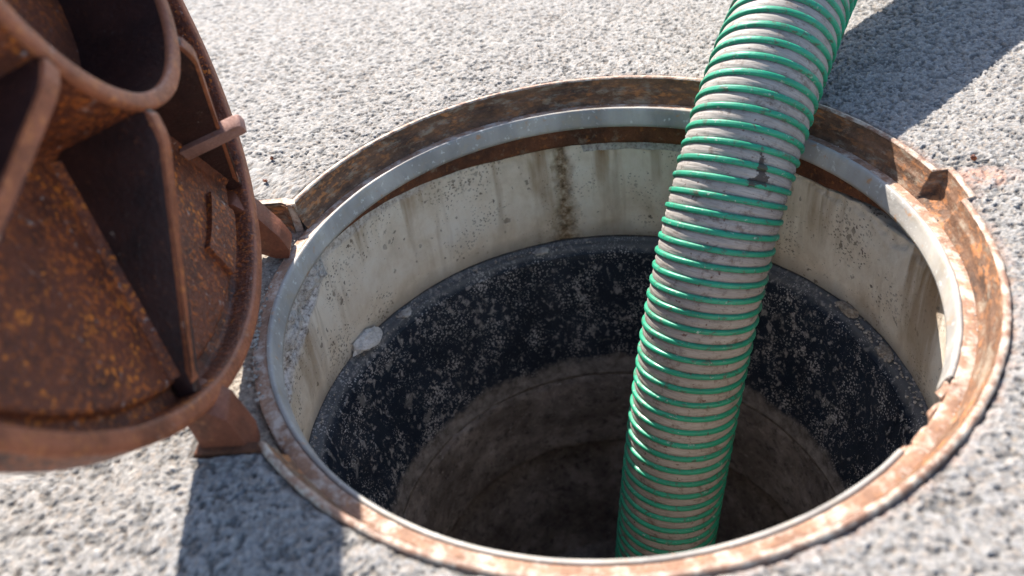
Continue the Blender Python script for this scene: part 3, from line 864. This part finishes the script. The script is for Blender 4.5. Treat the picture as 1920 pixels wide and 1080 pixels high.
# ------------------------------------------------------------------ manhole lid, opened on its hinge
phi, beta, hr, zh = rad(105.8), rad(189.6), 0.3266, -0.0054
e_ = Vector((math.cos(beta), math.sin(beta), 0)); a_ = Vector((-math.sin(beta), math.cos(beta), 0)); k_ = Vector((0, 0, 1))
E_ = -e_ * math.cos(phi) + k_ * math.sin(phi)
K_ = k_ * math.cos(phi) + e_ * math.sin(phi)
O_ = e_ * hr + k_ * zh + E_ * hr - K_ * zh
lid = thing("manhole_cover", "heavy rusty cast iron manhole lid swung open with its ribbed underside showing", "manhole lid")
lm = Matrix((E_, a_, -K_)).transposed().to_4x4()
lm.translation = O_
lid.matrix_world = lm
li = lm.inverted()
RL = 0.3275
lathe("cover_plate", [(0.0, 0.0), (0.20, 0.0), (RL - 0.004, 0.0), (RL - 0.0008, 0.0012), (RL, 0.004), (RL, 0.030), (RL - 0.0012, 0.0322), (RL - 0.0035, 0.0330),
                      (0.3158, 0.0330), (0.3140, 0.0318), (0.3128, 0.0290), (0.3116, 0.0170), (0.3100, 0.0140), (0.3030, 0.0132), (0.3012, 0.0140), (0.2998, 0.0180), (0.2985, 0.0198), (0.2960, 0.0203), (0.2700, 0.0202), (0.05, 0.0202), (0.0, 0.0202)],
      m_lid, lid, n=360, disp=lambda V, th, prof: (V + np.stack([0 * V[..., 0], 0 * V[..., 0], 0.0007 * fbm(V.reshape(-1, 3), 45, 111, 3).reshape(V.shape[:2])], -1)), subdiv=0.006)
# worn bright face of the rim flange
lathe("rim_flange", [(RL + 0.0008, 0.0285), (RL + 0.0008, 0.0300), (RL - 0.0006, 0.0328), (RL - 0.0035, 0.0340), (0.3168, 0.0340), (0.3146, 0.0330), (0.3136, 0.0300)], m_ribtop, lid, n=360,
      disp=rough_disp(0.0006, 70, 115), subdiv=0.003)
# central hub ring
RH, WT = 0.120, 0.097
lathe("hub_lining", [(RH - 0.0080, 0.0150), (RH - 0.0074, 0.030), (RH - 0.0052, WT - 0.0042)], m_rib_shade, lid, n=180, subdiv=0.006, disp=rough_disp(0.0006, 50, 119))  # inner hub face, in the rust that has shade painted in
lathe("hub_ring", [(RH - 0.0070, 0.0150), (RH - 0.0064, 0.030), (RH - 0.0048, WT - 0.004), (RH + 0.0050, WT - 0.004), (RH + 0.0066, 0.030), (RH + 0.0100, 0.0215), (RH + 0.014, 0.0180)], m_lid, lid, n=180, subdiv=0.006,
      disp=rough_disp(0.0006, 50, 117))
lathe("hub_edge", [(RH - 0.00605, WT - 0.0055), (RH - 0.0062, WT - 0.0035), (RH - 0.0054, WT - 0.0008), (RH - 0.0035, WT), (RH + 0.0035, WT), (RH + 0.0054, WT - 0.0008), (RH + 0.0062, WT - 0.0035), (RH + 0.00605, WT - 0.0055)], m_ribtop, lid, n=180,
      disp=rough_disp(0.0004, 50, 118))

def rib(ang, scale=1.0):
    c, s = math.cos(rad(ang)), math.sin(rad(ang))
    d, n = Vector((c, s, 0)), Vector((-s, c, 0))
    poly = [(0.1235, 0.0150), (0.1235, 0.0950), (0.1300, 0.0965), (0.1430, 0.0965), (0.1500, 0.0945), (0.2960, 0.0320), (0.3050, 0.0305), (0.3135, 0.0300), (0.3135, 0.0150)]
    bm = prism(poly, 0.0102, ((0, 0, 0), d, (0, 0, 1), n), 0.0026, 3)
    o = bm_obj("rib", bm, m_rib_shade, lid)
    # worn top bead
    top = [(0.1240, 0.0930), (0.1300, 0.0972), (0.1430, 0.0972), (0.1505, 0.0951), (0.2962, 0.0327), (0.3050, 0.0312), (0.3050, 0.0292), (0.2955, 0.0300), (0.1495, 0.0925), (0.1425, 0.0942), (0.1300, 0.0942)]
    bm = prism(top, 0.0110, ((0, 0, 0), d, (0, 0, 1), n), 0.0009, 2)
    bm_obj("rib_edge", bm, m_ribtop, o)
    # casting fillet where the rib meets the plate
    for sgn in (-1, 1):
        bm = prism([(0.0, 0.0), (0.0060, 0.0), (0.0022, 0.0020), (0.0, 0.0062)], 0.166, (d * 0.214 + n * (sgn * 0.0049) + Vector((0, 0, 0.0200)), n * sgn, (0, 0, 1), d), 0.0006, 1)
        bm_obj("fillet", bm, m_lid, o)
for k in range(4):
    rib(111 + 42 * 0 if k == 0 else (153, 207, 249)[k - 1])
for a in (-69, -27, 27, 69):
    rib(a)
# locking lug standing beside one rib
bm = prism([(-0.0075, 0.018), (0.0075, 0.018), (0.0068, 0.078), (0.0050, 0.0815), (-0.0050, 0.0815), (-0.0068, 0.078)], 0.014,
           ((-0.2105, -0.1030, 0.0), (math.cos(rad(207)), math.sin(rad(207)), 0), (0, 0, 1), (-math.sin(rad(207)), math.cos(rad(207)), 0)), 0.002, 2)
bm_obj("locking_lug", bm, m_peg, lid)
# low cast pads near the hinge side
def pad(r0, r1, a0, a1, w, mat):
    n = 14
    A = np.radians(np.linspace(a0, a1, n))
    poly = [(r1 * math.cos(a), r1 * math.sin(a)) for a in A] + [(r0 * math.cos(a), r0 * math.sin(a)) for a in A[::-1]]
    bm = prism(poly, 0.012, ((0, 0, w - 0.006), (1, 0, 0), (0, 1, 0), (0, 0, 1)), 0.0012, 2)
    bm_obj("cast_pad", bm, mat, lid)
pad(0.262, 0.2975, 183.5, 199, 0.0255, m_lid)
# hinge arms (profiles in the plane across the hinge, built in world space and hung on the lid)
def arm(y0, y1, prof, mat):
    # extrude along the hinge axis direction from y0 to y1
    ax = Vector((a_.x, a_.y, 0)) * -1.0          # points to +y
    bm = prism([(p[0], p[1]) for p in prof], (y1 - y0), (Vector((0, (y0 + y1) / 2, 0)), (1, 0, 0), (0, 0, 1), ax / ax.y), 0.0022, 2)
    bmesh.ops.transform(bm, matrix=li, verts=bm.verts)
    bm_obj("hinge_arm", bm, mat, lid)
arm(0.056, 0.086, [(-0.356, 0.044), (-0.340, 0.042), (-0.3225, 0.026), (-0.307, 0.000), (-0.301, -0.018), (-0.305, -0.0275), (-0.318, -0.0265), (-0.350, -0.010)], m_arm)
arm(-0.206, -0.174, [(-0.306, 0.044), (-0.292, 0.042), (-0.2735, 0.0280), (-0.2662, -0.008), (-0.2680, -0.026), (-0.276, -0.031), (-0.3000, -0.030), (-0.3025, 0.000)], m_arm)

# ------------------------------------------------------------------ spider thread across the bottom of the pit
def thread(p0, p1, sag, r):
    n = 24
    t = np.linspace(0, 1, n)
    Cc = np.outer(1 - t, p0) + np.outer(t, p1); Cc[:, 2] -= sag * 4 * t * (1 - t)
    ph = np.linspace(0, 2 * np.pi, 5, endpoint=False)
    rr = r * (1 + 1.2 * (rng.random(n) > 0.8))
    d = np.array(p1) - np.array(p0); d /= np.linalg.norm(d)
    a = np.cross(d, [0, 0, 1]); a /= np.linalg.norm(a); b = np.cross(d, a)
    V = Cc[:, None] + rr[:, None, None] * (np.cos(ph)[None, :, None] * a + np.sin(ph)[None, :, None] * b)
    vv, q = mesh_grid(V, closed_v=True)
    o = mk("spider_thread", vv, q, m_thread)
    tag(o, "thin spider thread stretched low across the dark pit left of the hose", "thread")
thread((-0.262, 0.010, -0.47), (0.02, -0.06, -0.55), 0.01, 0.0003)
